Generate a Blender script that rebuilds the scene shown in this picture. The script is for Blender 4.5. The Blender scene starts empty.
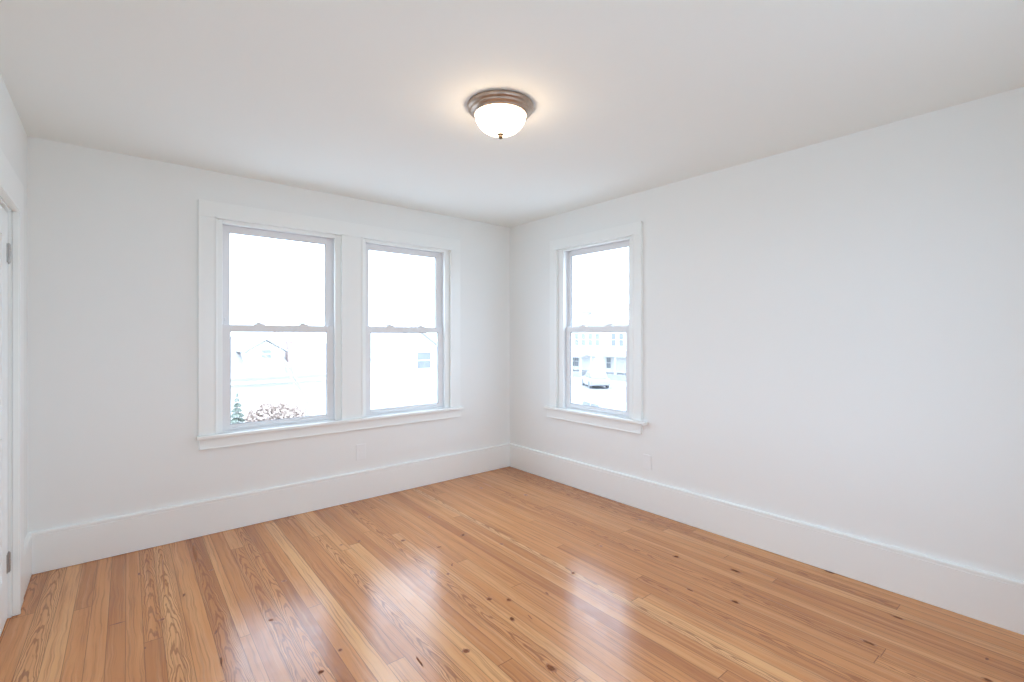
import bpy, bmesh, math, random
from mathutils import Vector, Matrix

# ------------------------------------------------------------------ camera, world, exposure
scene = bpy.context.scene
COL = scene.collection
YAW = 0.69619735
FOCAL = 476.574            # pixels, image 1024 wide
cam_data = bpy.data.cameras.new('camera')
cam_data.sensor_fit = 'HORIZONTAL'
cam_data.sensor_width = 36.0
cam_data.lens = FOCAL / 1024 * 36.0
cam_data.shift_y = -(341 - 336.414) / 1024
cam_data.clip_start = 0.02
cam_data.clip_end = 500
cam = bpy.data.objects.new('camera', cam_data)
COL.objects.link(cam)
cam.location = (-3.3167, -4.0055, 1.4130)
cam.rotation_euler = (math.pi / 2, 0, -YAW)
scene.camera = cam

SKY_COLOUR = (0.77, 0.93, 1.17)
SKY_STRENGTH = 5.0
LAMP_COLOUR = (1.0, 0.74, 0.50)
LAMP_STRENGTH = 17.0
world = bpy.data.worlds.new('overcast_sky')
scene.world = world
world.use_nodes = True
bg = world.node_tree.nodes['Background']
bg.inputs['Color'].default_value = (*SKY_COLOUR, 1)
bg.inputs['Strength'].default_value = SKY_STRENGTH

vs = scene.view_settings
vs.view_transform = 'Standard'
vs.look = 'None'
vs.exposure = 0.09
vs.gamma = 1.0
vs.use_curve_mapping = False
scene.cycles.use_denoising = True
scene.cycles.max_bounces = 16
scene.cycles.diffuse_bounces = 12
scene.cycles.transparent_max_bounces = 16
scene.cycles.caustics_reflective = False

R = random.Random(7)

# portals guide Cycles to sample the sky through the window openings; they give off no light themselves
def portal(name, loc, rot, w, h):
    l = bpy.data.lights.new(name, 'AREA')
    l.shape = 'RECTANGLE'; l.size = w; l.size_y = h
    l.cycles.is_portal = True
    o = bpy.data.objects.new(name, l); COL.objects.link(o)
    o.location = loc; o.rotation_euler = rot
_q = math.pi / 2
for _x in (-2.296, -1.217): portal('sky_portal', (_x, 0.17, 1.475), (-_q, 0, 0), 0.90, 1.58)
portal('sky_portal', (0.17, -1.174, 1.475), (-_q, 0, -_q), 0.88, 1.58)
for _x in (-2.50, -1.41): portal('sky_portal', (_x, -4.52, 1.475), (_q, 0, 0), 0.90, 1.58)
portal('sky_portal', (-3.885, -3.50, 1.475), (-_q, 0, _q), 0.90, 1.58)

# ------------------------------------------------------------------ helpers
def tag(o, label=None, cat=None, group=None, kind=None):
    if label: o['label'] = label
    if cat: o['category'] = cat
    if group: o['group'] = group
    if kind: o['kind'] = kind
    return o

def empty(name, loc=(0, 0, 0), parent=None):
    o = bpy.data.objects.new(name, None)
    o.empty_display_size = 0.1
    COL.objects.link(o)
    o.location = loc
    if parent: o.parent = parent
    return o

def link(name, bm, mats, parent=None, loc=(0, 0, 0), smooth=False):
    me = bpy.data.meshes.new(name)
    bm.normal_update()
    bm.to_mesh(me)
    bm.free()
    if not isinstance(mats, (list, tuple)): mats = [mats]
    for m in mats: me.materials.append(m)
    if smooth:
        for p in me.polygons: p.use_smooth = True
    o = bpy.data.objects.new(name, me)
    COL.objects.link(o)
    o.location = loc
    if parent: o.parent = parent
    return o

def box(bm, x0, x1, y0, y1, z0, z1, bevel=0.0, seg=2, mat=0):
    x0, x1 = sorted((x0, x1)); y0, y1 = sorted((y0, y1)); z0, z1 = sorted((z0, z1))
    v = [bm.verts.new(p) for p in ((x0, y0, z0), (x1, y0, z0), (x1, y1, z0), (x0, y1, z0),
                                   (x0, y0, z1), (x1, y0, z1), (x1, y1, z1), (x0, y1, z1))]
    fs = [bm.faces.new([v[i] for i in f]) for f in
          ((3, 2, 1, 0), (4, 5, 6, 7), (0, 1, 5, 4), (1, 2, 6, 5), (2, 3, 7, 6), (3, 0, 4, 7))]
    for f in fs: f.material_index = mat
    if bevel > 0:
        es = list({e for f in fs for e in f.edges})
        bmesh.ops.bevel(bm, geom=es, offset=bevel, segments=seg, profile=0.5, affect='EDGES')

def prism(bm, pts, axis, a0, a1, mat=0):
    """closed 2-D outline extruded along an axis. axis 'x': pts=(y,z); 'y': pts=(x,z); 'z': pts=(x,y)"""
    def P(p, a):
        return {'x': (a, p[0], p[1]), 'y': (p[0], a, p[1]), 'z': (p[0], p[1], a)}[axis]
    A = [bm.verts.new(P(p, a0)) for p in pts]
    B = [bm.verts.new(P(p, a1)) for p in pts]
    n = len(pts)
    fs = [bm.faces.new(A), bm.faces.new(B[::-1])]
    for i in range(n):
        fs.append(bm.faces.new((A[i], B[i], B[(i + 1) % n], A[(i + 1) % n])))
    for f in fs: f.material_index = mat
    bmesh.ops.recalc_face_normals(bm, faces=fs)

def lathe(bm, prof, cx=0, cy=0, n=64, mat=0, cap0=True, cap1=True):
    """profile [(r,z)] turned about the vertical through (cx, cy)"""
    rings = []
    for r, z in prof:
        if r < 1e-6: rings.append([bm.verts.new((cx, cy, z))])
        else: rings.append([bm.verts.new((cx + r * math.cos(2 * math.pi * i / n), cy + r * math.sin(2 * math.pi * i / n), z)) for i in range(n)])
    fs = []
    for a, b in zip(rings, rings[1:]):
        for i in range(n):
            j = (i + 1) % n
            if len(a) == 1 and len(b) > 1: fs.append(bm.faces.new((a[0], b[j], b[i])))
            elif len(b) == 1 and len(a) > 1: fs.append(bm.faces.new((a[i], a[j], b[0])))
            elif len(a) > 1: fs.append(bm.faces.new((a[i], a[j], b[j], b[i])))
    if cap0 and len(rings[0]) > 1: fs.append(bm.faces.new(rings[0][::-1]))
    if cap1 and len(rings[-1]) > 1: fs.append(bm.faces.new(rings[-1]))
    for f in fs: f.material_index = mat
    bmesh.ops.recalc_face_normals(bm, faces=fs)

def tube(bm, p0, p1, r0, r1, n=7, mat=0):
    p0 = Vector(p0); p1 = Vector(p1)
    d = (p1 - p0).normalized()
    u = d.orthogonal().normalized(); w = d.cross(u)
    A = [bm.verts.new(p0 + (u * math.cos(2 * math.pi * i / n) + w * math.sin(2 * math.pi * i / n)) * r0) for i in range(n)]
    B = [bm.verts.new(p1 + (u * math.cos(2 * math.pi * i / n) + w * math.sin(2 * math.pi * i / n)) * r1) for i in range(n)]
    fs = [bm.faces.new((A[i], A[(i + 1) % n], B[(i + 1) % n], B[i])) for i in range(n)]
    fs += [bm.faces.new(A[::-1]), bm.faces.new(B)]
    for f in fs: f.material_index = mat

def wall_mesh(us, vs_, holes, place, t0, t1):
    """a slab with rectangular holes; place(u, v, t) -> point; t0 room face, t1 outer face"""
    us = sorted(set(us + [h[0] for h in holes] + [h[1] for h in holes]))
    vs_ = sorted(set(vs_ + [h[2] for h in holes] + [h[3] for h in holes]))
    bm = bmesh.new()
    cache = {}
    def V(i, j, t):
        k = (i, j, t)
        if k not in cache: cache[k] = bm.verts.new(place(us[i], vs_[j], t))
        return cache[k]
    def solid(i, j):
        if i < 0 or j < 0 or i >= len(us) - 1 or j >= len(vs_) - 1: return False
        cu = (us[i] + us[i + 1]) / 2; cv = (vs_[j] + vs_[j + 1]) / 2
        return not any(h[0] < cu < h[1] and h[2] < cv < h[3] for h in holes)
    for i in range(len(us) - 1):
        for j in range(len(vs_) - 1):
            if not solid(i, j): continue
            for t in (t0, t1):
                bm.faces.new((V(i, j, t), V(i + 1, j, t), V(i + 1, j + 1, t), V(i, j + 1, t)))
            for di, dj, a, b in ((-1, 0, (i, j), (i, j + 1)), (1, 0, (i + 1, j), (i + 1, j + 1)),
                                 (0, -1, (i, j), (i + 1, j)), (0, 1, (i, j + 1), (i + 1, j + 1))):
                if not solid(i + di, j + dj):
                    bm.faces.new((V(*a, t0), V(*b, t0), V(*b, t1), V(*a, t1)))
    bmesh.ops.recalc_face_normals(bm, faces=bm.faces)
    return bm

# ------------------------------------------------------------------ materials
def mat(name, colour, rough=0.5, metal=0.0, bump=0.0, bscale=60.0, vary=0.0, vscale=3.0, spec=0.5, stretch=(1, 1, 1)):
    m = bpy.data.materials.new(name)
    m.use_nodes = True
    nt = m.node_tree; N = nt.nodes; L = nt.links
    b = N['Principled BSDF']
    b.inputs['Base Color'].default_value = (*colour, 1)
    b.inputs['Roughness'].default_value = rough
    b.inputs['Metallic'].default_value = metal
    b.inputs['Specular IOR Level'].default_value = spec
    if bump or vary:
        tc = N.new('ShaderNodeTexCoord'); mp = N.new('ShaderNodeMapping')
        mp.inputs['Scale'].default_value = stretch
        L.new(tc.outputs['Object'], mp.inputs['Vector'])
    if vary:
        n = N.new('ShaderNodeTexNoise'); n.inputs['Scale'].default_value = vscale; n.inputs['Detail'].default_value = 5
        L.new(mp.outputs[0], n.inputs['Vector'])
        r = N.new('ShaderNodeValToRGB')
        r.color_ramp.elements[0].position = 0.3; r.color_ramp.elements[1].position = 0.7
        r.color_ramp.elements[0].color = (*[c * (1 - vary) for c in colour], 1)
        r.color_ramp.elements[1].color = (*[min(1, c * (1 + vary)) for c in colour], 1)
        L.new(n.outputs['Fac'], r.inputs['Fac']); L.new(r.outputs['Color'], b.inputs['Base Color'])
    if bump:
        n2 = N.new('ShaderNodeTexNoise'); n2.inputs['Scale'].default_value = bscale; n2.inputs['Detail'].default_value = 3
        L.new(mp.outputs[0], n2.inputs['Vector'])
        bp = N.new('ShaderNodeBump'); bp.inputs['Strength'].default_value = bump; bp.inputs['Distance'].default_value = 0.002
        L.new(n2.outputs['Fac'], bp.inputs['Height']); L.new(bp.outputs['Normal'], b.inputs['Normal'])
    return m

M_WALL = mat('wall_paint', (0.858, 0.884, 0.876), 0.75, bump=0.12, bscale=110, spec=0.3)
M_CEIL = mat('ceiling_paint', (0.872, 0.905, 0.888), 0.85, bump=0.10, bscale=80, spec=0.2)
M_TRIM = mat('trim_gloss_paint', (0.880, 0.912, 0.902), 0.32, bump=0.06, bscale=40)
M_VINYL = mat('white_vinyl', (0.80, 0.81, 0.82), 0.4, bump=0.02, bscale=90)
M_SEAL = mat('glazing_seal', (0.30, 0.31, 0.33), 0.6, bump=0.02)
M_PLATE = mat('painted_plate', (0.865, 0.890, 0.89), 0.5, bump=0.03)
M_SLOT = mat('socket_slot', (0.10, 0.10, 0.10), 0.6, bump=0.02)
M_BRONZE = mat('brushed_bronze', (0.44, 0.35, 0.29), 0.30, metal=0.85, bump=0.05, bscale=200, vary=0.15, vscale=20)
M_NICKEL = mat('aged_nickel', (0.42, 0.40, 0.38), 0.35, metal=0.9, bump=0.04, bscale=150, vary=0.1, vscale=30)
M_BRASS = mat('satin_brass', (0.17, 0.12, 0.075), 0.45, metal=0.4, bump=0.03, bscale=150)

def glass_mat():
    m = bpy.data.materials.new('window_glass')
    m.use_nodes = True
    nt = m.node_tree; N = nt.nodes; L = nt.links
    for n in list(N): N.remove(n)
    out = N.new('ShaderNodeOutputMaterial')
    tr = N.new('ShaderNodeBsdfTransparent'); tr.inputs['Color'].default_value = (0.975, 0.985, 0.982, 1)
    gl = N.new('ShaderNodeBsdfGlossy'); gl.inputs['Roughness'].default_value = 0.02
    fr = N.new('ShaderNodeFresnel'); fr.inputs['IOR'].default_value = 1.45
    tc = N.new('ShaderNodeTexCoord'); nz = N.new('ShaderNodeTexNoise'); nz.inputs['Scale'].default_value = 3
    bp = N.new('ShaderNodeBump'); bp.inputs['Strength'].default_value = 0.02
    L.new(tc.outputs['Object'], nz.inputs['Vector']); L.new(nz.outputs['Fac'], bp.inputs['Height'])
    L.new(bp.outputs['Normal'], gl.inputs['Normal'])
    mx = N.new('ShaderNodeMixShader')
    # only the outer skin of the pane reflects; leaving the pane is free (no false total reflection)
    ge = N.new('ShaderNodeNewGeometry')
    sb = N.new('ShaderNodeMath'); sb.operation = 'SUBTRACT'; sb.inputs[0].default_value = 1.0
    ml = N.new('ShaderNodeMath'); ml.operation = 'MULTIPLY'
    L.new(ge.outputs['Backfacing'], sb.inputs[1]); L.new(sb.outputs[0], ml.inputs[0]); L.new(fr.outputs[0], ml.inputs[1])
    L.new(ml.outputs[0], mx.inputs[0]); L.new(tr.outputs[0], mx.inputs[1]); L.new(gl.outputs[0], mx.inputs[2])
    L.new(mx.outputs[0], out.inputs['Surface'])
    return m
M_GLASS = glass_mat()

def shade_mat():
    m = bpy.data.materials.new('lit_frosted_glass')
    m.use_nodes = True
    nt = m.node_tree; N = nt.nodes; L = nt.links
    b = N['Principled BSDF']
    b.inputs['Base Color'].default_value = (0.9, 0.88, 0.84, 1); b.inputs['Roughness'].default_value = 0.25
    tc = N.new('ShaderNodeTexCoord'); nz = N.new('ShaderNodeTexNoise'); nz.inputs['Scale'].default_value = 9
    rp = N.new('ShaderNodeMapRange'); rp.inputs['To Min'].default_value = LAMP_STRENGTH * 0.8; rp.inputs['To Max'].default_value = LAMP_STRENGTH * 1.2
    L.new(tc.outputs['Object'], nz.inputs['Vector']); L.new(nz.outputs['Fac'], rp.inputs['Value'])
    b.inputs['Emission Color'].default_value = (*LAMP_COLOUR, 1)
    L.new(rp.outputs[0], b.inputs['Emission Strength'])
    return m
M_SHADE = shade_mat()

# ------------------------------------------------------------------ floor: old heart-pine strip boards
def floor_mat():
    m = bpy.data.materials.new('heart_pine_boards')
    m.use_nodes = True
    nt = m.node_tree; N = nt.nodes; L = nt.links
    b = N['Principled BSDF']
    def attr(n):
        a = N.new('ShaderNodeAttribute'); a.attribute_name = n; a.attribute_type = 'GEOMETRY'; return a.outputs['Fac']
    def math_(op, a, c=None, d=None):
        x = N.new('ShaderNodeMath'); x.operation = op
        for i, v in enumerate((a, c, d)):
            if v is None: continue
            if isinstance(v, (int, float)): x.inputs[i].default_value = v
            else: L.new(v, x.inputs[i])
        return x.outputs[0]
    def comb(a, c, d):
        x = N.new('ShaderNodeCombineXYZ')
        for i, v in enumerate((a, c, d)):
            if isinstance(v, (int, float)): x.inputs[i].default_value = v
            else: L.new(v, x.inputs[i])
        return x.outputs[0]
    def noise(vec, scale, detail=4, rough=0.55):
        x = N.new('ShaderNodeTexNoise'); x.inputs['Scale'].default_value = scale
        x.inputs['Detail'].default_value = detail; x.inputs['Roughness'].default_value = rough
        L.new(vec, x.inputs['Vector']); return x.outputs['Fac']
    def smooth(v, lo, hi, a=0.0, c=1.0):
        x = N.new('ShaderNodeMapRange'); x.interpolation_type = 'SMOOTHSTEP'
        L.new(v, x.inputs['Value'])
        for k, q in (('From Min', lo), ('From Max', hi), ('To Min', a), ('To Max', c)): x.inputs[k].default_value = q
        return x.outputs[0]
    def mix(f, a, c, kind='MIX'):
        x = N.new('ShaderNodeMix'); x.data_type = 'RGBA'; x.blend_type = kind
        if isinstance(f, (int, float)): x.inputs['Factor'].default_value = f
        else: L.new(f, x.inputs['Factor'])
        for i, v in ((6, a), (7, c)):
            if isinstance(v, tuple): x.inputs[i].default_value = (*v, 1)
            else: L.new(v, x.inputs[i])
        return x.outputs[2]
    uv = N.new('ShaderNodeUVMap'); uv.uv_map = 'metres'
    sx = N.new('ShaderNodeSeparateXYZ'); L.new(uv.outputs[0], sx.inputs[0])
    u, v = sx.outputs[0], sx.outputs[1]
    uve = N.new('ShaderNodeUVMap'); uve.uv_map = 'edge'
    se = N.new('ShaderNodeSeparateXYZ'); L.new(uve.outputs[0], se.inputs[0])
    eu, ev = se.outputs[0], se.outputs[1]             # metres to nearest long / short edges handled below
    tone, seed, cath = attr('tone'), attr('seed'), attr('cath')
    # per-board colour
    r = N.new('ShaderNodeValToRGB')
    cr = r.color_ramp
    cr.elements[0].position = 0.0; cr.elements[0].color = (*FLOOR_DARK, 1)
    cr.elements[1].position = 1.0; cr.elements[1].color = (*FLOOR_LIGHT, 1)
    e = cr.elements.new(0.5); e.color = (*FLOOR_MID, 1)
    wav = noise(comb(math_('MULTIPLY', u, 13.0), math_('MULTIPLY', v, 0.55), seed), 1.6, 3)
    L.new(math_('ADD', tone, math_('MULTIPLY', math_('SUBTRACT', wav, 0.5), 0.85)), r.inputs['Fac'])
    col = r.outputs['Color']
    # fine straight grain, long streaks
    wob = noise(comb(u, math_('MULTIPLY', v, 1.4), seed), 3.0, 2)
    uw = math_('ADD', u, math_('MULTIPLY', math_('SUBTRACT', wob, 0.5), 0.03))
    g1 = noise(comb(math_('MULTIPLY', uw, 110.0), math_('MULTIPLY', v, 1.6), seed), 1.0, 4, 0.6)
    col = mix(math_('MULTIPLY', smooth(g1, 0.47, 0.70), 0.68), col, (0.30, 0.115, 0.045))
    g2 = noise(comb(math_('MULTIPLY', uw, 45.0), math_('MULTIPLY', v, 0.8), math_('ADD', seed, 31.0)), 1.0, 3)
    col = mix(math_('MULTIPLY', smooth(g2, 0.52, 0.75), 0.35), col, (0.80, 0.46, 0.22))
    # cathedral figure on some boards
    du = math_('SUBTRACT', uw, 0.037)
    par = math_('ADD', math_('MULTIPLY', math_('MULTIPLY', du, du), 5200.0), math_('MULTIPLY', v, 13.0))
    par = math_('ADD', par, math_('MULTIPLY', noise(comb(math_('MULTIPLY', u, 30.0), math_('MULTIPLY', v, 4.0), seed), 1.0, 3), 7.0))
    ring = math_('SINE', math_('MULTIPLY', par, 2.7))
    ringm = math_('MULTIPLY', smooth(ring, 0.1, 0.95), math_('MULTIPLY', cath, 0.70))
    col = mix(ringm, col, (0.25, 0.085, 0.03))
    # occasional dark resin streaks
    st = noise(comb(math_('MULTIPLY', uw, 26.0), math_('MULTIPLY', v, 1.1), math_('ADD', seed, 77.0)), 1.0, 2)
    col = mix(math_('MULTIPLY', smooth(st, 0.66, 0.80), 0.60), col, (0.17, 0.06, 0.025))
    # seams between boards
    seam = math_('MULTIPLY', smooth(eu, 0.0004, 0.0022, 1.0, 0.0), 0.62)
    seam2 = math_('MULTIPLY', smooth(ev, 0.0006, 0.0026, 1.0, 0.0), 0.75)
    sm = math_('MAXIMUM', seam, seam2)
    col = mix(sm, col, (0.10, 0.04, 0.018))
    L.new(col, b.inputs['Base Color'])
    rr = noise(comb(u, v, seed), 14.0, 3)
    L.new(smooth(rr, 0.3, 0.7, FLOOR_ROUGH - 0.04, FLOOR_ROUGH + 0.05), b.inputs['Roughness'])
    b.inputs['Specular IOR Level'].default_value = FLOOR_SPEC
    # bump: grain, cupping between boards
    h = math_('SUBTRACT', math_('MULTIPLY', g1, 0.12), math_('MULTIPLY', sm, 0.6))
    bp = N.new('ShaderNodeBump'); bp.inputs['Strength'].default_value = 0.06; bp.inputs['Distance'].default_value = 0.0012
    L.new(h, bp.inputs['Height'])
    L.new(bp.outputs['Normal'], b.inputs['Normal'])
    return m
FLOOR_DARK = (0.43, 0.165, 0.057)
FLOOR_MID = (0.61, 0.268, 0.096)
FLOOR_LIGHT = (0.74, 0.40, 0.17)
FLOOR_ROUGH = 0.21
FLOOR_SPEC = 0.5
M_FLOOR = floor_mat()
M_KNOT = mat('wood_knot', (0.20, 0.075, 0.032), 0.5, vary=0.4, vscale=60, spec=0.05)
M_KNOT_SOFT = mat('wood_knot_halo', (0.36, 0.14, 0.055), 0.4, vary=0.2, vscale=60, spec=0.25)

X_LEFT, Y_REAR, H = -3.709, -4.35, 2.60
BA = math.radians(1.0)                                 # the boards run one degree off the right wall
def board_to_room(s, t): return (s * math.cos(BA) + t * math.sin(BA), -s * math.sin(BA) + t * math.cos(BA))

def build_floor():
    bm = bmesh.new()
    uvm = bm.loops.layers.uv.new('metres'); 
    uve = bm.loops.layers.uv.new('edge')
    lt = bm.faces.layers.float.new('tone'); ls = bm.faces.layers.float.new('seed'); lc = bm.faces.layers.float.new('cath')
    known = [-3.704, -3.615, -3.535, -3.463, -3.392, -3.322, -3.254, -3.188, -3.116, -3.025, -2.932, -2.839, -2.792,
             -2.715, -2.639, -2.578, -2.518]
    left = [-3.704 - 0.075 * k for k in range(1, 4)][::-1]
    s = known[-1]; mids = []
    n = 18                                             # -2.518 .. -1.198
    mids = [s + (-1.198 - s) * (k + (R.uniform(-.12, .12) if k < n else 0)) / n for k in range(1, n + 1)]
    thin = [-1.158]                                    # the pale narrow strip
    rest = []
    q = -1.158
    while q < 0.02:
        q += R.choice((0.066, 0.072, 0.076, 0.082)); rest.append(q)
    S = left + known + mids + thin + rest
    tones = {0.0: 0}
    fixed = {3: .40, 4: .72, 5: .80, 6: .30, 7: .55, 8: .60, 9: .45, 10: .35, 11: .75, 12: .55, 13: .12, 14: .60}
    rr = random.Random(21)
    for i in range(len(S) - 1):
        s0, s1 = S[i], S[i + 1]
        t = -4.6 + rr.uniform(-2.0, 0)
        narrow = abs(s0 + 1.198) < 1e-6
        while t < 0.12:
            ln = rr.uniform(1.6, 4.6)
            if narrow: ln = 6.5
            t1 = t + ln
            a, c = max(t, -4.55), min(t1, 0.12)
            if c - a > 0.02:
                tone = min(1, max(0, rr.gauss(0.45, 0.23)))
                if narrow: tone = 1.35
                if c > -0.05 and i in fixed: tone = fixed[i]
                seed = rr.uniform(0, 90); cath = 1.0 if rr.random() < 0.17 else rr.uniform(0, .15)
                if i in (3,) and c > -0.05: cath = 1.0
                # split into three strips so the edge map can hold distances to the seams
                e = min(0.005, (s1 - s0) / 3)
                for (p0, p1, d0, d1) in ((s0, s0 + e, 0, e), (s0 + e, s1 - e, e, e), (s1 - e, s1, e, 0)):
                    for (q0, q1, f0, f1) in ((a, a + .005, 0 if a == t else .005, .005), (a + .005, c - .005, .005, .005), (c - .005, c, .005, 0 if c == t1 else .005)):
                        corners = ((p0, q0, d0, f0), (p1, q0, d1, f0), (p1, q1, d1, f1), (p0, q1, d0, f1))
                        vsn = [bm.verts.new((*board_to_room(x, y), 0)) for x, y, _, _ in corners]
                        f = bm.faces.new(vsn)
                        for lp, (x, y, dd, ff) in zip(f.loops, corners):
                            lp[uvm].uv = (x - s0, y - t); lp[uve].uv = (dd, ff)
                        f[lt] = tone; f[ls] = seed; f[lc] = cath
            t = t1
    bmesh.ops.remove_doubles(bm, verts=bm.verts, dist=1e-5)
    # trim to the room (a little under the walls)
    for co, no in (((-3.87, 0, 0), (-1, 0, 0)), ((0.1, 0, 0), (1, 0, 0)), ((0, 0.1, 0), (0, 1, 0)), ((0, -4.45, 0), (0, -1, 0))):
        bmesh.ops.bisect_plane(bm, geom=bm.verts[:] + bm.edges[:] + bm.faces[:], plane_co=co, plane_no=no, clear_outer=True)
    # knots and cracks: marks in the wood itself (x, y, length along board, width, kind)
    for (x, y, ln, wd, ang, k) in KNOTS:
        nseg = 14
        ln *= 0.85; wd *= 0.78
        jr = random.Random(int(1000 * (x + y)))
        sizes = ((1.0, 0.0005, 2),) if ln > 0.15 else ((1.0, 0.0005, 1),) if k == 0 else ((1.5, 0.0003, 2), (1.0, 0.0005, 1))
        for sc_, z, mi in sizes:
            vv = []
            for i in range(nseg):
                th = 2 * math.pi * i / nseg
                rr_ = sc_ * (1 + jr.uniform(-.22, .22))
                a, c = math.cos(th) * ln / 2 * rr_, math.sin(th) * wd / 2 * rr_
                ax = math.sin(BA + ang), math.cos(BA + ang)
                vv.append(bm.verts.new((x + a * ax[0] + c * ax[1], y + a * ax[1] - c * ax[0], z)))
            f = bm.faces.new(vv); f.material_index = mi
            if f.normal.z < 0: f.normal_flip()
    bm.normal_update()
    for f in bm.faces:
        if f.normal.z < 0: f.normal_flip()
    o = link('floor', bm, [M_FLOOR, M_KNOT, M_KNOT_SOFT])
    return tag(o, kind='structure')
KNOTS = [
    (-3.302,-0.960,0.014,0.075,0.00,0), (-3.201,-0.408,0.050,0.012,0.00,0), (-3.132,-1.060,0.022,0.024,0.00,1), (-2.941,-1.350,0.050,0.010,0.30,0), (-2.865,-0.626,0.020,0.022,0.00,1), (-3.022,-0.858,0.045,0.012,0.20,0),
    (-2.562,-1.048,0.020,0.026,0.40,1), (-3.208,-1.280,0.020,0.010,0.00,0), (-2.135,-0.785,0.018,0.022,0.50,1), (-2.959,-1.609,0.090,0.010,0.10,0), (-2.647,-1.950,0.022,0.026,0.00,1), (-2.715,-1.413,0.018,0.022,0.00,1),
    (-2.912,-0.291,0.400,0.026,0.03,0), (-3.092,-0.545,0.600,0.010,0.03,0), (-1.421,-0.730,0.022,0.020,0.00,1), (-1.410,-1.180,0.030,0.030,0.00,1), (-1.291,-1.471,0.026,0.022,0.00,1), (-1.780,-0.991,0.030,0.030,0.50,1),
    (-2.017,-0.802,0.022,0.024,0.00,1), (-1.642,-1.238,0.020,0.040,0.20,0), (-1.712,-1.507,0.050,0.012,0.60,0), (-1.791,-1.587,0.018,0.018,0.00,1), (-1.765,-1.960,0.030,0.030,0.00,1), (-1.691,-2.035,0.026,0.022,0.00,1),
    (-1.788,-2.177,0.035,0.022,0.30,1), (-2.102,-2.231,0.030,0.028,0.00,1), (-1.887,-2.554,0.050,0.030,0.00,1), (-1.708,-2.222,0.050,0.008,0.20,0), (-1.212,-2.055,0.020,0.022,0.00,1), (-0.548,-2.334,0.030,0.028,0.00,1),
    (-0.440,-2.668,0.060,0.022,0.00,1), (-0.780,-2.821,0.045,0.022,0.00,1), (-0.595,-2.749,0.090,0.010,0.00,0), (-0.796,-1.925,0.020,0.018,0.00,1), (-1.489,-2.119,0.040,0.014,0.20,0), (-0.025,-3.032,0.060,0.030,0.00,0),
    (-0.294,-3.410,0.050,0.020,0.00,1), (-0.646,-3.375,0.050,0.020,0.00,1), (-0.381,-3.738,0.015,0.030,0.00,0), (-0.558,-3.757,0.030,0.020,0.00,1), (-0.357,-2.905,0.350,0.010,0.00,0), (-0.617,-2.932,0.450,0.010,0.00,0),
    (-0.498,-0.827,0.035,0.030,0.00,1), (-0.689,-0.412,0.030,0.026,0.00,1), (-0.585,-0.382,0.200,0.012,0.00,0), (-1.552,-0.116,0.020,0.020,0.00,1), (-2.534,-1.861,0.018,0.018,0.00,1), (-0.208,-1.823,0.030,0.020,0.00,1),
    (-2.297,-2.162,0.100,0.010,0.10,0), (-0.853,-2.604,0.040,0.014,0.00,1),
]
build_floor()

# ------------------------------------------------------------------ room shell
# window openings: (edge a, edge b, sill, head) along each wall, inside the casing
W1 = dict(a=-2.747, b=-1.846, ga=-2.655, gb=-1.951)
W2 = dict(a=-1.662, b=-0.772, ga=-1.574, gb=-0.881)
W3 = dict(a=-1.612, b=-0.735, ga=-1.514, gb=-0.862)
Z_SILL, Z_HEAD = 0.690, 2.262
ADDED_W4 = dict(a=-3.950, b=-3.050, ga=-3.852, gb=-3.148)    # added out of view in the left wall, to brighten right wall and ceiling
HOLES_LEFT = [(W['a'], W['b'], Z_SILL, Z_HEAD) for W in (ADDED_W4,)]
ADDED_W5 = dict(a=-2.950, b=-2.050, ga=-2.852, gb=-2.148)    # and a pair added in the unseen rear wall for more daylight
ADDED_W6 = dict(a=-1.860, b=-0.960, ga=-1.762, gb=-1.058)
HOLES_REAR = [(W['a'], W['b'], Z_SILL, Z_HEAD) for W in (ADDED_W5, ADDED_W6)]
HOLES_BACK = [(W['a'], W['b'], Z_SILL, Z_HEAD) for W in (W1, W2)]
HOLES_RIGHT = [(W3['a'], W3['b'], Z_SILL, Z_HEAD - 0.01)]
T = 0.16
tag(link('wall_back', wall_mesh([X_LEFT - T, T], [-0.05, H + .1], HOLES_BACK, lambda u, v, t: (u, t, v), 0, T), M_WALL), kind='structure')
tag(link('wall_right', wall_mesh([Y_REAR - T, 0], [-0.05, H + .1], HOLES_RIGHT, lambda u, v, t: (t, u, v), 0, T), M_WALL), kind='structure')
DOOR_A, DOOR_B, DOOR_TOP = -1.440, -0.545, 2.050      # opening in the left wall along y
tag(link('wall_left', wall_mesh([Y_REAR - T, 0], [-0.05, H + .1], [(DOOR_A, DOOR_B, -0.05, DOOR_TOP)] + HOLES_LEFT, lambda u, v, t: (X_LEFT - t, u, v), 0, T), M_WALL), kind='structure')
tag(link('wall_rear', wall_mesh([X_LEFT, 0], [-0.05, H + .1], HOLES_REAR, lambda u, v, t: (u, Y_REAR - t, v), 0, T), M_WALL), kind='structure')
bm = bmesh.new(); box(bm, X_LEFT - T - .02, X_LEFT - T, DOOR_A - .2, DOOR_B + .2, -0.05, 2.2)  # unseen panel added behind the door to keep sky light out of the gaps
tag(link('door_light_block', bm, M_WALL), kind='structure')
bm = bmesh.new(); box(bm, X_LEFT - T, T, Y_REAR - T, T, H, H + .12)
tag(link('ceiling', bm, M_CEIL), kind='structure')

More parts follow.
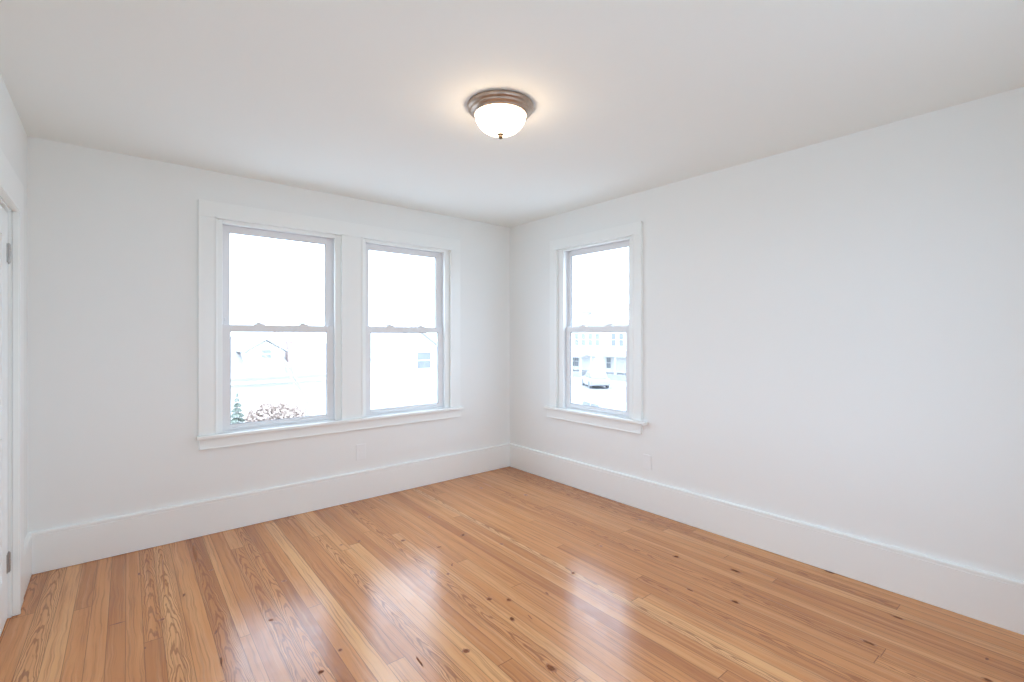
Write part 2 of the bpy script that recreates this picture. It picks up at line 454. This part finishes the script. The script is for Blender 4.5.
# baseboards: tall flat board with a moulded cap
def base_profile(h=0.226):
    return [(0, 0.003), (0.020, 0.003), (0.020, h - 0.003), (0.0165, h), (0.0200, h + 0.002), (0.0205, h + 0.006),
            (0.0205, h + 0.016), (0.0185, h + 0.0205), (0.0130, h + 0.0225), (0.005, h + 0.0240), (0, h + 0.0245)]
bm = bmesh.new(); prism(bm, [(-d, z) for d, z in base_profile()], 'x', X_LEFT, 0)
tag(link('baseboard_back', bm, M_TRIM), kind='structure')
bm = bmesh.new(); prism(bm, [(-d, z) for d, z in base_profile()], 'y', Y_REAR, -0.0205)
tag(link('baseboard_right', bm, M_TRIM), kind='structure')
bm = bmesh.new(); prism(bm, [(X_LEFT + d, z) for d, z in base_profile()], 'y', -0.3795, -0.0205)
tag(link('baseboard_left', bm, M_TRIM), kind='structure')

# ------------------------------------------------------------------ windows
def to_back(p): return p                               # (along, depth outward, up)
def to_right(p): return (p[1], p[0], p[2])             # wall x = 0: along = y, outward = +x

def to_left(p): return (X_LEFT - p[1], p[0], p[2])     # left wall: outward = -x

def to_rear(p): return (p[0], Y_REAR - p[1], p[2])     # rear wall: outward = -y

def wbox(bm, f, a0, a1, d0, d1, z0, z1, bevel=0.0, mat=0):
    p = f((a0, d0, z0)); q = f((a1, d1, z1))
    box(bm, p[0], q[0], p[1], q[1], p[2], q[2], bevel, 2, mat)

def build_window(name, W, f, head, gt=2.1875, gm=1.450, gb=0.760, rail=1.500, lock_u=(0.28, 0.74), up_b=-0.001):
    a, b, ga, gb_ = W['a'], W['b'], W['ga'], W['gb']
    root = empty(name, f(((a + b) / 2, 0.05, Z_SILL)))
    tag(root, kind='structure')
    org = Vector(root.location)
    g = lambda p: tuple(Vector(f(p)) - org)
    sa, sb = ga - 0.052, gb_ + 0.052                   # sash edges
    jt = gt + 0.048                                    # underside of the head stop
    # wooden stops and vinyl frame with side tracks
    bm = bmesh.new()
    wbox(bm, g, a, sa - .003, 0.001, 0.030, Z_SILL + .022, head, 0.003)
    wbox(bm, g, sb + .003, b, 0.001, 0.030, Z_SILL + .022, head, 0.003)
    wbox(bm, g, sa - .003, sb + .003, 0.001, 0.030, jt, head, 0.003)
    link('window_stop', bm, M_TRIM, root)
    bm = bmesh.new()
    for (p, q) in ((a, sa - .014), (sb + .014, b)):
        wbox(bm, g, p, q, 0.0305, 0.125, Z_SILL, head)
    for (p, q) in ((sa - .014, sa - .001), (sb + .001, sb + .014)):   # parting fin between the two tracks
        wbox(bm, g, p, q, 0.064, 0.068, gb - .04, head - .006, 0.001)
        wbox(bm, g, p, q, 0.104, 0.125, gb - .04, head - .006, 0.001)
    wbox(bm, g, sa - .0138, sb + .0138, 0.0305, 0.125, jt + .004, head - .0005)
    wbox(bm, g, sa - .0138, sb + .0138, 0.0305, 0.150, Z_SILL, gb - .040, 0.003)
    link('window_frame', bm, M_VINYL, root)
    # sashes: front depth d0..d1
    def sash(nm, s0, s1, zb, zt, g0, g1, hb, ht, d0, d1):
        bm = bmesh.new()
        wbox(bm, g, s0, g0, d0, d1, zb, zt, 0.003)
        wbox(bm, g, g1, s1, d0, d1, zb, zt, 0.003)
        wbox(bm, g, g0 - .001, g1 + .001, d0, d1, zb, hb, 0.003)
        wbox(bm, g, g0 - .001, g1 + .001, d0, d1, ht, zt, 0.003)
        o = link(nm, bm, M_VINYL, root)
        # sloped glazing bead with dark gasket line
        bm = bmesh.new()
        e = 0.0035
        dm = (d0 + d1) / 2
        for (p, q, z0, z1) in ((g0, g0 + e, hb, ht), (g1 - e, g1, hb, ht), (g0, g1, hb, hb + e), (g0, g1, ht - e, ht)):
            wbox(bm, g, p, q, dm - .010, dm - .004, z0, z1)
        s = link('glazing_seal', bm, M_SEAL, o); s.parent = o
        bm = bmesh.new()
        wbox(bm, g, g0 - .006, g1 + .006, dm - .002, dm + .002, hb - .006, ht + .006)
        link('glass_pane', bm, M_GLASS, o)
        return o
    lo = sash('lower_sash', sa, sb, gb - .038, rail, ga, gb_, gb, gm, 0.033, 0.063)
    up = sash('upper_sash', sa - .003, sb + .003, rail - .045, jt + .003, ga + .001, gb_ + up_b, rail - .010, gt, 0.070, 0.102)
    # cam locks on the meeting rail, latches at its ends
    for t in lock_u:
        c = ga + (gb_ - ga) * t
        bm = bmesh.new()
        wbox(bm, g, c - .036, c + .036, 0.034, 0.060, rail - .001, rail + .010, 0.003)
        p0 = g((c - .004, 0.048, rail + .006))
        lathe(bm, [(0.016, p0[2]), (0.016, p0[2] + .011), (0.011, p0[2] + .016), (0, p0[2] + .017)], p0[0], p0[1], 20)
        wbox(bm, g, c - .052, c - .002, 0.037, 0.050, rail + .012, rail + .022, 0.003)
        link('sash_lock', bm, M_VINYL, lo)
    for c in (sa + .028, sb - .028):
        bm = bmesh.new()
        wbox(bm, g, c - .018, c + .018, 0.040, 0.056, rail - .001, rail + .004, 0.0015)
        wbox(bm, g, c - .006, c + .006, 0.043, 0.053, rail + .003, rail + .007, 0.0015)
        link('tilt_latch', bm, M_VINYL, lo)
    for c in (sa + .024, sb - .024):
        bm = bmesh.new()
        wbox(bm, g, c - .006, c + .006, 0.066, 0.071, rail + .030, rail + .052, 0.0015)
        wbox(bm, g, c - .002, c + .002, 0.0645, 0.067, rail + .034, rail + .040, 0, 0)
        link('vent_latch', bm, M_VINYL, up)
    # lift rail on the bottom of the lower sash
    bm = bmesh.new()
    wbox(bm, g, ga + .02, gb_ - .02, 0.024, 0.034, gb - .026, gb - .018, 0.003)
    link('lift_rail', bm, M_VINYL, lo)
    return root
build_window('window_1', W1, to_back, Z_HEAD)
build_window('window_2', W2, to_back, Z_HEAD)
build_window('window_3', W3, to_right, Z_HEAD - 0.01, gt=2.187, gm=1.452, gb=0.772, rail=1.503, lock_u=(0.30, 0.77), up_b=0.022)

build_window('added_window_4', ADDED_W4, to_left, Z_HEAD)  # this and the rear pair are added out of view to light the room
build_window('added_window_5', ADDED_W5, to_rear, Z_HEAD)
build_window('added_window_6', ADDED_W6, to_rear, Z_HEAD)

def build_casing(name, f, out_a, out_b, top, openings, head, stool, apron, z_stool, z_apron):
    """flat casing with an inner bead, window stool and apron"""
    root = empty(name, f(((out_a + out_b) / 2, -.011, z_stool)))
    tag(root, kind='structure')
    org = Vector(root.location)
    g = lambda p: tuple(Vector(f(p)) - org)
    zt = z_stool + .026
    bm = bmesh.new()
    d0, d1 = -0.021, 0.0
    cuts = [out_a] + [e for o in openings for e in o] + [out_b]
    for i in range(0, len(cuts), 2):
        wbox(bm, g, cuts[i], cuts[i + 1], d0, d1, zt, head + .0005, 0.003)
    wbox(bm, g, out_a, out_b, d0, d1, head, top, 0.003)
    for (p, q) in openings:                            # rounded bead on the inner edge
        wbox(bm, g, p - .013, p + .001, d0 - .005, d0 + .004, zt, head + .012, 0.0025)
        wbox(bm, g, q - .001, q + .013, d0 - .005, d0 + .004, zt, head + .012, 0.0025)
        wbox(bm, g, p - .013, q + .013, d0 - .005, d0 + .004, head - .001, head + .012, 0.0025)
    link('casing', bm, M_TRIM, root)
    bm = bmesh.new()
    wbox(bm, g, stool[0], stool[1], -0.052, 0.0, z_stool, zt, 0.006)
    for (p, q) in openings: wbox(bm, g, p + .001, q - .001, -0.02, 0.033, z_stool + .001, zt, 0.001)
    link('stool', bm, M_TRIM, root)
    bm = bmesh.new()
    wbox(bm, g, apron[0], apron[1], -0.020, 0.0, z_apron, z_stool - .0005, 0.003)
    wbox(bm, g, apron[0], apron[1], -0.026, -0.019, z_apron + .001, z_apron + .010, 0.002)
    link('apron', bm, M_TRIM, root)
    return root
build_casing('trim_1', to_back, -2.861, -0.657, 2.380, [(W1['a'], W1['b']), (W2['a'], W2['b'])], Z_HEAD, (-2.873, -0.633), (-2.855, -0.651), 0.686, 0.609)
build_casing('trim_2', to_right, -1.703, -0.637, 2.353, [(W3['a'], W3['b'])], Z_HEAD - .01, (-1.757, -0.590), (-1.699, -0.600), 0.699, 0.613)


build_casing('added_trim_4', to_left, -4.065, -2.935, 2.380, [(ADDED_W4['a'], ADDED_W4['b'])], Z_HEAD, (-4.08, -2.92), (-4.06, -2.94), 0.686, 0.609)  # casing for the added left window

build_casing('added_trim_5', to_rear, -3.065, -0.845, 2.380, [(ADDED_W5['a'], ADDED_W5['b']), (ADDED_W6['a'], ADDED_W6['b'])], Z_HEAD, (-3.08, -0.83), (-3.06, -0.85), 0.686, 0.609)  # casing for the added rear pair

# ------------------------------------------------------------------ door in the left wall
XF = X_LEFT - 0.014                                    # room face of the leaf
root = empty('door_1', (XF, DOOR_B, 0)); tag(root, kind='structure')
Y1, Y0, ZB, ZT = DOOR_B - .018, DOOR_A + .018, 0.010, 2.030
def L_(p): return (p[0] - XF, p[1] - DOOR_B, p[2])
def dbox(bm, x0, x1, y0, y1, z0, z1, bev=0.0, mat=0): box(bm, x0 - XF, x1 - XF, y0 - DOOR_B, y1 - DOOR_B, z0, z1, bev, 2, mat)
bm = bmesh.new()
dbox(bm, XF - .036, XF, Y1 - .150, Y1, ZB, ZT, .002)
dbox(bm, XF - .036, XF, Y0, Y0 + .150, ZB, ZT, .002)
for z0, z1 in ((ZB, .24), (.93, 1.06), (1.90, ZT)): dbox(bm, XF - .036, XF, Y0 + .149, Y1 - .149, z0, z1, .002)
link('door_leaf', bm, M_TRIM, root)
for z0, z1 in ((.24, .93), (1.06, 1.90)):
    bm = bmesh.new(); dbox(bm, XF - .026, XF - .012, Y0 + .147, Y1 - .147, z0 - .003, z1 + .003)
    dbox(bm, XF - .013, XF - .006, Y0 + .185, Y1 - .185, z0 + .035, z1 - .035, .004)
    link('door_panel', bm, M_TRIM, root)
for zc in (0.285, 1.828):
    bm = bmesh.new()
    lathe(bm, [(.0065, zc - .047), (.0065, zc - .017)], .004, -.011, 16)
    lathe(bm, [(.0065, zc - .0155), (.0065, zc + .0155)], .004, -.011, 16)
    lathe(bm, [(.0065, zc + .017), (.0065, zc + .047)], .004, -.011, 16)
    lathe(bm, [(.004, zc - .053), (.0045, zc - .05), (.004, zc + .05), (.002, zc + .056)], .004, -.011, 12)
    box(bm, -.002, .0035, -.050, -.018, zc - .046, zc + .046, .0008)      # leaf of the hinge on the door face
    link('door_hinge', bm, M_NICKEL, root)
bm = bmesh.new()
ky, kz = Y0 + .06 - DOOR_B, 0.96
n = 24
prof = [(.026, 0), (.026, .006), (.012, .012), (.010, .035), (.024, .042), (.027, .055), (.020, .066), (0, .069)]
lathe(bm, prof, 0, 0, n)
bmesh.ops.transform(bm, matrix=Matrix.Translation((0, ky, kz)) @ Matrix.Rotation(math.pi / 2, 4, 'Y'), verts=bm.verts)
link('door_knob', bm, M_NICKEL, root)
# jamb and casing
root = empty('trim_3', (X_LEFT, DOOR_B, 0)); tag(root, kind='structure')
def tbox(bm, x0, x1, y0, y1, z0, z1, bev=0.0): box(bm, x0 - X_LEFT, x1 - X_LEFT, y0 - DOOR_B, y1 - DOOR_B, z0, z1, bev)
bm = bmesh.new()
tbox(bm, X_LEFT - T, X_LEFT - .001, DOOR_B - .014, DOOR_B, 0.002, DOOR_TOP, .001)
tbox(bm, X_LEFT - T, X_LEFT - .001, DOOR_A, DOOR_A + .014, 0.002, DOOR_TOP, .001)
tbox(bm, X_LEFT - T, X_LEFT - .001, DOOR_A, DOOR_B, DOOR_TOP - .014, DOOR_TOP, .001)
tbox(bm, X_LEFT - .062, X_LEFT - .0475, DOOR_B - .028, DOOR_B - .0135, 0.002, DOOR_TOP - .014, .001)
tbox(bm, X_LEFT - .062, X_LEFT - .0475, DOOR_A + .0135, DOOR_A + .028, 0.002, DOOR_TOP - .014, .001)
link('jamb', bm, M_TRIM, root)
bm = bmesh.new()
CO = 0.165
tbox(bm, X_LEFT, X_LEFT + .024, DOOR_B - .006, DOOR_B + CO, 0.002, DOOR_TOP + CO, .003)
tbox(bm, X_LEFT, X_LEFT + .024, DOOR_A - CO, DOOR_A + .006, 0.002, DOOR_TOP + CO, .003)
tbox(bm, X_LEFT, X_LEFT + .024, DOOR_A - .006, DOOR_B + .006, DOOR_TOP - .006, DOOR_TOP + CO, .003)
tbox(bm, X_LEFT + .02, X_LEFT + .029, DOOR_B - .004, DOOR_B + .010, 0.002, DOOR_TOP + .010, .002)
tbox(bm, X_LEFT + .02, X_LEFT + .029, DOOR_A - .010, DOOR_A + .004, 0.002, DOOR_TOP + .010, .002)
tbox(bm, X_LEFT + .02, X_LEFT + .029, DOOR_A - .010, DOOR_B + .010, DOOR_TOP - .004, DOOR_TOP + .010, .002)
link('casing', bm, M_TRIM, root)

# ------------------------------------------------------------------ ceiling lamp
LX, LY = -1.786, -2.082
lamp = tag(empty('ceiling_light', (LX, LY, H)), 'round flush ceiling light with lit frosted dome and bronze rim', 'ceiling light')
bm = bmesh.new()
lathe(bm, [(0.1685, -0.0005), (0.1698, -0.003), (0.1700, -0.010), (0.1690, -0.018), (0.164, -0.023), (0.158, -0.025), (0.156, -0.028),
           (0.157, -0.033), (0.153, -0.037), (0.145, -0.040), (0.141, -0.045), (0.139, -0.049), (0.134, -0.052), (0.130, -0.051), (0.129, -0.040)], n=96, cap1=True)
link('rim', bm, M_BRONZE, lamp, smooth=True)
bm = bmesh.new()
prof = []
for i in range(19):
    th = math.radians(90 * i / 18)
    prof.append((0.1295 * math.cos(th) ** 0.95 if i < 18 else 0.0, -0.050 - 0.096 * math.sin(th)))
lathe(bm, [(0.126, -0.046)] + prof, n=80, cap0=True)
link('glass_shade', bm, M_SHADE, lamp, smooth=True)
bm = bmesh.new()
lathe(bm, [(0, -0.135), (0.017, -0.138), (0.020, -0.144), (0.016, -0.149), (0.010, -0.152), (0.013, -0.157), (0.012, -0.163), (0.006, -0.168), (0, -0.170)], n=28)
link('finial', bm, M_BRASS, lamp, smooth=True)

# ------------------------------------------------------------------ wall outlets
def outlet(f, label, c, z0, w, h):
    root = tag(empty('wall_outlet', f((c, 0, z0))), label, 'wall outlet')
    org = Vector(root.location)
    g = lambda p: tuple(Vector(f(p)) - org)
    bm = bmesh.new(); wbox(bm, g, c - w / 2, c + w / 2, -0.007, 0.0, z0, z0 + h, 0.003)
    link('cover_plate', bm, M_PLATE, root)
    for k in (-1, 1):
        zc = z0 + h / 2 + k * 0.0195
        bm = bmesh.new(); wbox(bm, g, c - .0165, c + .0165, -0.0076, -0.006, zc - .0135, zc + .0135, 0.0005)
        r = link('receptacle', bm, M_PLATE, root)
        bm = bmesh.new()
        for dx in (-.0065, .0065): wbox(bm, g, c + dx - .001, c + dx + .001, -0.0079, -0.0074, zc - .001, zc + .007)
        wbox(bm, g, c - .002, c + .002, -0.0079, -0.0074, zc - .010, zc - .006)
        link('slot', bm, M_PLATE, r)
    p = g((c, -0.0085, z0 + h / 2))
    bm = bmesh.new(); wbox(bm, g, c - .003, c + .003, -0.0078, -0.006, z0 + h / 2 - .003, z0 + h / 2 + .003, 0.001)
    link('screw', bm, M_PLATE, root)
    return root
outlet(to_back, 'white outlet plate low on the wall under the pair of windows', -1.676, 0.346, 0.086, 0.135)
outlet(to_right, 'white outlet plate low on the wall to the right of the single window', -1.748, 0.336, 0.076, 0.120)

# ------------------------------------------------------------------ outdoors (second-floor view)
GZ = -3.3
M_GROUND = mat('frosted_lawn', (0.52, 0.52, 0.50), 0.9, vary=0.12, vscale=0.6)
M_ROAD = mat('pale_asphalt', (0.33, 0.33, 0.33), 0.9, vary=0.1, vscale=1.5)
M_SHINGLE = mat('weathered_shingles', (0.38, 0.36, 0.35), 0.9, vary=0.12, vscale=6, stretch=(0.3, 1, 1))
M_SIDING = mat('white_siding', (0.78, 0.77, 0.74), 0.7, bump=0.3, bscale=9, stretch=(0.02, 0.02, 1))
M_FASCIA = mat('white_fascia', (0.72, 0.70, 0.66), 0.6, vary=0.05)
M_GUTTER = mat('tan_gutter', (0.33, 0.31, 0.28), 0.6, vary=0.05)
M_BRICK = mat('brick', (0.46, 0.34, 0.30), 0.9, vary=0.2, vscale=12)
M_DARKGLASS = mat('curtained_window_glass', (0.22, 0.23, 0.24), 0.15, vary=0.1)
M_BARK = mat('bark', (0.36, 0.33, 0.30), 0.9, vary=0.2, vscale=8)
M_NEEDLE = mat('evergreen_needles', (0.26, 0.29, 0.24), 0.8, vary=0.3, vscale=9)
M_RUSSET = mat('russet_leaves', (0.52, 0.42, 0.36), 0.8, vary=0.2, vscale=7)
M_TYRE = mat('rubber', (0.20, 0.20, 0.20), 0.8, vary=0.1)
M_CARDARK = mat('grey_car_paint', (0.36, 0.36, 0.37), 0.3, vary=0.03)
M_CARPALE = mat('silver_car_paint', (0.55, 0.56, 0.57), 0.3, vary=0.03)

bm = bmesh.new(); box(bm, -90, 120, -60, 140, GZ - .2, GZ)
tag(link('ground', bm, M_GROUND), kind='structure')
bm = bmesh.new(); box(bm, 18.6, 33.5, -60, 120, GZ, GZ + .02)
tag(link('street', bm, M_ROAD), kind='structure')

def window_part(parent, x0, x1, y0, y1, z0, z1, axis):
    """window on a facade: casing frame with a dark pane and a meeting bar; axis = facade normal"""
    bm = bmesh.new(); e = 0.08
    def bb(u0, u1, za, zb, d0, d1, m=None):
        if axis == 'y': box(m or bm, u0, u1, y0 - d1, y0 - d0, za, zb)
        else: box(m or bm, x0 - d1, x0 - d0, u0, u1, za, zb)
    u0, u1 = (x0, x1) if axis == 'y' else (y0, y1)
    bb(u0 - e, u0, z0 - e, z1 + e, 0, .05); bb(u1, u1 + e, z0 - e, z1 + e, 0, .05)
    bb(u0, u1, z0 - e, z0, 0, .05); bb(u0, u1, z1, z1 + e, 0, .05)
    bb(u0, u1, (z0 + z1) / 2 - .03, (z0 + z1) / 2 + .03, 0, .04)
    w = link('window', bm, M_FASCIA, parent)
    bm = bmesh.new(); bb(u0, u1, z0, z1, -.01, .02, bm)
    link('window_pane', bm, M_DARKGLASS, w)

# the low house across the back yard
hs = tag(empty('house'), 'low house with grey shingle roof and white dormer, outside the left window', 'house')
bm = bmesh.new(); box(bm, -9, 5.6, 22.5, 30, GZ, -0.85); link('wall', bm, M_SIDING, hs)
bm = bmesh.new(); prism(bm, [(22.0, -0.72), (22.0, -0.60), (26.25, 1.42), (30.5, -0.60), (30.5, -0.72)], 'x', -9.3, 5.9); link('roof', bm, M_SHINGLE, hs)
bm = bmesh.new(); box(bm, -9.3, 5.9, 21.97, 22.05, -0.92, -0.70); link('fascia', bm, M_FASCIA, hs)
bm = bmesh.new(); box(bm, -9.3, 5.9, 21.86, 21.97, -0.72, -0.66); box(bm, -9.3, 5.9, 21.95, 21.97, -0.96, -0.91); link('gutter', bm, M_GUTTER, hs)
dm = bmesh.new(); prism(dm, [(1.80, -.35), (3.50, -.35), (3.50, .65), (2.65, 1.18), (1.80, .65)], 'y', 22.7, 25.5); d = link('dormer', dm, M_SIDING, hs)
bm = bmesh.new(); prism(bm, [(1.62, .60), (2.65, 1.24), (3.68, .60), (3.68, .68), (2.65, 1.32), (1.62, .68)], 'y', 22.5, 26.0); link('dormer_roof', bm, M_SHINGLE, d)
window_part(hs, 2.42, 2.88, 22.7, 22.7, .30, .72, 'y')
bm = bmesh.new(); box(bm, 3.85, 4.20, 23.3, 23.8, -.3, 1.15); box(bm, 3.81, 4.24, 23.26, 23.84, 1.10, 1.20); link('chimney', bm, M_BRICK, hs)
for x0 in (-1.5, -4.5): window_part(hs, x0, x0 + 1.0, 22.5, 22.5, -2.4, -1.3, 'y')

# pale house beyond the second window
hb = tag(empty('house'), 'white sided house with pale door, outside the right-hand window of the pair', 'house')
bm = bmesh.new(); prism(bm, [(7.2, GZ), (13.4, GZ), (13.4, -.2), (10.3, 2.0), (7.2, -.2)], 'y', 21.5, 31); link('wall', bm, M_SIDING, hb)
bm = bmesh.new(); prism(bm, [(6.9, -.42), (10.3, 2.0), (13.7, -.42), (13.7, -.28), (10.3, 2.16), (6.9, -.28)], 'y', 21.2, 31.3); link('roof', bm, M_SHINGLE, hb)
bm = bmesh.new(); box(bm, 9.0, 10.0, 21.44, 21.52, GZ + .2, GZ + 2.25, .01); dr = link('door', bm, M_FASCIA, hb)
bm = bmesh.new(); lathe(bm, [(0.0, GZ + 1.14), (.035, GZ + 1.17), (.035, GZ + 1.2), (0, GZ + 1.23)], 9.9, 21.41, 12); link('knob', bm, M_GUTTER, dr)
window_part(hb, 10.6, 11.5, 21.5, 21.5, -.5, .45, 'y')

# row house across the street
rh = tag(empty('row_house'), 'white two-storey row house with a posted porch, outside the single window', 'house')
bm = bmesh.new(); box(bm, 40, 48, 22, 42, GZ, 2.9); link('wall', bm, M_SIDING, rh)
bm = bmesh.new(); prism(bm, [(39.5, 2.8), (44, 5.2), (48.5, 2.8), (48.5, 2.6), (39.5, 2.6)], 'y', 21.7, 42.3); link('roof', bm, M_SHINGLE, rh)
for y in (35.5, 34.4, 33.3, 32.25, 29.9, 28.85, 26.0, 38.0): window_part(rh, 40, 40, y - .28, y + .28, .35, 1.75, 'x')
for y in (36.2, 35.5, 30.6, 26.4): window_part(rh, 40, 40, y - .3, y + .3, -2.2, -1.0, 'x')
for y in (36.0, 28.7):
    bm = bmesh.new(); box(bm, 40.2, 43, y - .6, y + .6, 3.0, 4.5); d = link('dormer', bm, M_SIDING, rh)
    bm = bmesh.new(); prism(bm, [(y - .8, 4.45), (y, 5.1), (y + .8, 4.45), (y + .8, 4.35), (y - .8, 4.35)], 'x', 40.0, 44.2); link('dormer_roof', bm, M_SHINGLE, d)
for (ya, yb, zt) in ((32.6, 40.5, -.88), (23.5, 31.6, -.66)):
    bm = bmesh.new(); prism(bm, [(37.6, zt), (40.0, zt + .45), (40.0, zt - .15), (37.6, zt - .15)], 'y', ya, yb); link('porch_roof', bm, M_SHINGLE, rh)
    bm = bmesh.new(); box(bm, 37.7, 40.0, ya, yb, GZ, -2.65); link('porch_floor', bm, M_ROAD, rh)
for y, zt in ((40.2, -1.0), (36.4, -1.0), (32.9, -1.0), (31.3, -.8), (29.7, -.8), (28.0, -.8), (24.0, -.8)):
    bm = bmesh.new(); box(bm, 37.75, 37.9, y - .07, y + .07, -2.66, zt, .01); box(bm, 37.72, 37.93, y - .10, y + .10, -2.66, -2.5, .01)
    link('porch_post', bm, M_FASCIA, rh)

def car(label, loc, rz, paint, suv=False):
    root = tag(empty('car', loc), label, 'car'); root.rotation_euler = (0, 0, rz)
    ln, hw = 2.2, 0.88
    body = [(-ln, .35), (-ln, .75), (-ln + .1, .88), (-1.35, .95), (1.0, .95), (ln - .25, .82), (ln, .70), (ln, .35), (1.75, .22), (-1.75, .22)]
    bm = bmesh.new(); prism(bm, body, 'y', -hw, hw)
    bmesh.ops.bevel(bm, geom=bm.edges[:], offset=.05, segments=2, affect='EDGES'); link('body', bm, paint, root, smooth=False)
    cab = [(-1.75 if not suv else -2.05, .93), (-1.15 if not suv else -1.8, 1.42), (-.8, 1.47), (.25, 1.45), (1.15, .93)]
    bm = bmesh.new(); prism(bm, cab, 'y', -.74, .74)
    bmesh.ops.bevel(bm, geom=bm.edges[:], offset=.06, segments=2, affect='EDGES'); link('cabin', bm, paint, root)
    for s in (-1, 1):
        for (p, q) in (((-1.35, -.35)), ((-.27, .75))):
            bm = bmesh.new(); prism(bm, [(p, .98), (q, .98), (min(q, .35), 1.36), (max(p, -1.1), 1.36)], 'y', s * .735, s * .755); link('side_window', bm, M_DARKGLASS, root)
    bm = bmesh.new(); prism(bm, [(.42, 1.40), (1.10, 1.0), (1.13, 1.02), (.45, 1.42)], 'y', -.62, .62); link('windscreen', bm, M_DARKGLASS, root)
    for x in (-1.35, 1.38):
        for s in (-1, 1):
            bm = bmesh.new(); lathe(bm, [(.2, -.1), (.31, -.1), (.33, -.06), (.33, .06), (.31, .1), (.2, .1)], n=28)
            bmesh.ops.transform(bm, matrix=Matrix.Translation((x, s * .80, .33)) @ Matrix.Rotation(math.pi / 2, 4, 'X'), verts=bm.verts)
            link('wheel', bm, M_TYRE, root)
    return root
car('grey car parked on the far side of the street outside the single window', (31.2, 25.2, GZ + .02), math.radians(54), M_CARDARK)
car('pale silver car on the near side of the street outside the single window', (15.9, 11.9, GZ), math.radians(70), M_CARPALE, True)

# vegetation
def bare_tree(label, loc, h, seed):
    rr = random.Random(seed)
    root = tag(empty('bare_tree', loc), label, 'tree')
    bm = bmesh.new(); tw = bmesh.new()
    def grow(m, p, d, ln, r, depth):
        n = 3
        for i in range(n):
            q = p + d * (ln / n)
            tube(m, p, q, r * (1 - .25 * i / n), r * (1 - .25 * (i + 1) / n), 6)
            p = q; d = (d + Vector((rr.uniform(-.15, .15), rr.uniform(-.15, .15), rr.uniform(-.02, .12)))).normalized()
        if depth == 0: return
        for k in range(rr.choice((2, 3, 3))):
            nd = (d + Vector((rr.uniform(-.8, .8), rr.uniform(-.8, .8), rr.uniform(-.1, .5)))).normalized()
            grow(tw, p, nd, ln * rr.uniform(.6, .8), r * .58, depth - 1)
    grow(bm, Vector((0, 0, 0)), Vector((0, 0, 1)), h * .3, h * .018, 5)
    link('trunk', bm, M_BARK, root); link('branches', tw, M_BARK, root)
bare_tree('leafless tree in the yard seen at the right side of the left window', (3.6, 19.0, GZ), 6.5, 3)

def leafy(bm, c, rx, ry, rz, n, size, rr):
    for i in range(n):
        v = Vector((rr.gauss(0, 1), rr.gauss(0, 1), rr.gauss(0, 1))).normalized() * rr.uniform(.75, 1.02)
        p = Vector((c[0] + v.x * rx, c[1] + v.y * ry, c[2] + v.z * rz))
        a = Vector((rr.gauss(0, 1), rr.gauss(0, 1), rr.gauss(0, 1))).normalized()
        b = a.orthogonal().normalized(); s = size * rr.uniform(.6, 1.3)
        bm.faces.new([bm.verts.new(p + a * s), bm.verts.new(p + b * s * .5), bm.verts.new(p - a * s), bm.verts.new(p - b * s * .5)])

def evergreen(label, loc, h, r):
    rr = random.Random(5)
    root = tag(empty('evergreen', loc), label, 'tree')
    bm = bmesh.new(); tube(bm, (0, 0, 0), (0, 0, h * .9), .07, .015); link('trunk', bm, M_BARK, root)
    bm = bmesh.new()
    for k in range(9):
        t = k / 9
        for i in range(14):
            a = rr.uniform(0, 6.28); rad = r * (1 - t) * rr.uniform(.7, 1.1)
            z = h * (.12 + .85 * t)
            tip = Vector((math.cos(a) * rad, math.sin(a) * rad, z - .1 * h * (1 - t)))
            base = Vector((0, 0, z))
            side = Vector((-math.sin(a), math.cos(a), 0)) * rad * .28
            mid = base.lerp(tip, .6)
            up = Vector((0, 0, .05))
            bm.faces.new([bm.verts.new(base + up), bm.verts.new(mid + side), bm.verts.new(tip), bm.verts.new(mid - side)])
            bm.faces.new([bm.verts.new(base + up), bm.verts.new(mid + up * 2), bm.verts.new(tip), bm.verts.new(mid - up * 2)])
    link('foliage', bm, M_NEEDLE, root)
evergreen('small dark evergreen in the yard at the lower left of the left window', (1.05, 21.0, GZ), 2.3, .55)

root = tag(empty('shrub', (2.6, 20.6, GZ)), 'rounded russet shrub in front of the low house outside the left window', 'shrub')
rr = random.Random(9)
bm = bmesh.new()
for k in range(9):
    a = k * .7; tube(bm, (0, 0, 0), (math.cos(a) * .6, math.sin(a) * .5, 1.2), .03, .01, 5)
link('stems', bm, M_BARK, root)
bm = bmesh.new(); leafy(bm, (0, 0, .85), 1.25, .9, .75, 4500, .10, rr); link('foliage', bm, M_RUSSET, root)
